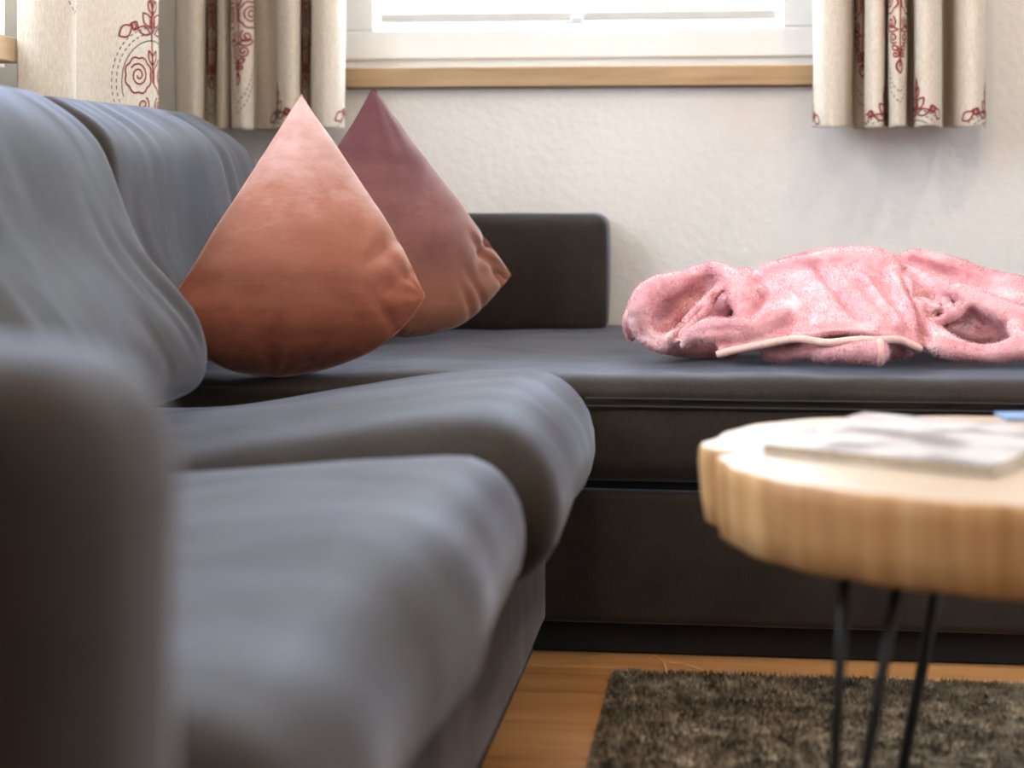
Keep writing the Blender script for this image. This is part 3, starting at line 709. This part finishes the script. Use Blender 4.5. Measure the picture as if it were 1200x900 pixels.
v, f = tube_vf(catmull(ck, 5), np.linspace(.003, .0006, 16), 6, True, .25); mesh('growth_crack', v, f, M['slab'], slab)
def D3(px, D, z): 
    r = (px-600)/FPX; return Vector((D*(r*CS-SN), D*(r*SN+CS), z))
def hairpin(t1, t2, ft):
    d = (ft-(t1+t2)/2).normalized(); a = (t1-t2).normalized()*.012
    P = [t1, t1+(ft+a-t1)*.5, ft+a-d*.012, ft, ft-a-d*.012, t2+(ft-a-t2)*.5, t2]
    P = [P[0], P[1], P[2]] + [ft + a*math.cos(x) + d*.010*math.sin(x) - d*.012 for x in np.linspace(.5, math.pi-.5, 5)] + [P[4], P[5], P[6]]
    leg = tube('hairpin_leg', P, .006, M['black'], tab, 8)
    c = (t1+t2)/2; L = (t1-t2).length/2+.03
    ax = (t1-t2).normalized(); v, f = box_vf((-L, -.015, -.004), (L, .015, .001), .001)
    rot = Matrix.Rotation(math.atan2(ax.y, ax.x), 3, 'Z')
    mesh('mounting_plate', [rot @ q + Vector((c.x, c.y, ZU-.001)) for q in v], f, M['black'], leg, False)
hairpin(D3(991, 1.86, .362), D3(1058, 1.90, .362), D3(981, 1.905, .028))
hairpin(D3(1113, 2.10, .362), D3(1122, 2.22, .362), D3(1053, 2.20, .028))
hairpin(D3(1420, 1.98, .362), D3(1440, 2.10, .362), D3(1490, 2.05, .028))
# magazine and blue booklet
def slab_book(name, c, u, v_, z, th, cov, page, label, cat):
    root = empty(name, (c.x, c.y, z))
    def quad(zz0, zz1, k, nm, mt):
        pts = [c + u*a*k + v_*b*k for a, b in ((0, 0), (1, 0), (1, 1), (0, 1))]
        pts = [p + (u+v_)*(1-k)/2 for p in pts]
        V = [(p.x, p.y, zz0) for p in pts] + [(p.x, p.y, zz1) for p in pts]
        o = mesh(nm, V, [(3, 2, 1, 0), (4, 5, 6, 7), (0, 1, 5, 4), (1, 2, 6, 5), (2, 3, 7, 6), (3, 0, 4, 7)], mt, root, False); return o
    quad(z, z+.0012, 1, 'back_cover', cov); quad(z+.0012, z+th-.0012, .985, 'pages', page); quad(z+th-.0012, z+th, 1, 'front_cover', cov)
    return tag(root, label, cat)
p0, p1, p2 = onz(892, 521, .46), onz(1163, 549, .46), onz(1012, 484, .46)
for p in (p0, p1, p2): p.z = 0
slab_book('magazine', p0, p1-p0, p2-p0, ZT+.0005, .011, M['cover'], M['paper'], 'white magazine with grey print on the tree slice table', 'magazine')
q0 = onz(1180, 494, .45); q0.z = 0; u = Vector((CS, SN, 0))*.10; v_ = Vector((-SN, CS, 0))*.06
slab_book('booklet', q0, u, v_, ZT+.0005, .004, M['blue'], M['paper'], 'small blue booklet lying on the table beyond the magazine', 'booklet')

# ------------------------------------------------------------------ rug
rug = empty('rug', (.7, 1.9, 0)); tag(rug, 'taupe mottled shaggy rug on the wooden floor', 'rug')
RX0, RX1, RY0_, RY1_ = -.195, 1.65, .9, 2.795
v, f = box_vf((RX0, RY0_, 0.0005), (RX1, RY1_, .008), .003); mesh('rug_backing', v, f, M['rug'], rug)
NR = 110000; ry = RY1_-.004 - (RY1_-RY0_-.008)*rng.random(NR)**1.5; rx = rng.uniform(RX0+.004, RX1-.004, NR)
root = np.stack([rx, ry, np.full(NR, .006)], 1); ang = rng.uniform(0, 6.283, NR); wd = np.stack([np.cos(ang), np.sin(ang), 0*ang], 1)*.0022
tip = root + np.stack([rng.normal(0, .004, NR), rng.normal(0, .004, NR), rng.uniform(.005, .013, NR)], 1)
vv = np.stack([root-wd, root+wd, tip], 1); tri_mesh('rug_pile', vv, M['rug'], rug)
# two loose straws by the rug's edge
for (a, b, lb) in (((766, 768), (782, 790), 'short upright straw by the back edge of the rug'), ((782, 776), (832, 791), 'long straw lying flat along the back edge of the rug')):
    A_ = onz(*a, .012); B2 = onz(*b, .010)
    C2 = (A_+B2)/2 + Vector((.004, 0, .004))
    o = tube('straw', catmull([A_, C2, B2], 6), .0012, M['straw'], None, 6)
    tag(o, lb, 'straw', 'loose straws by the rug')
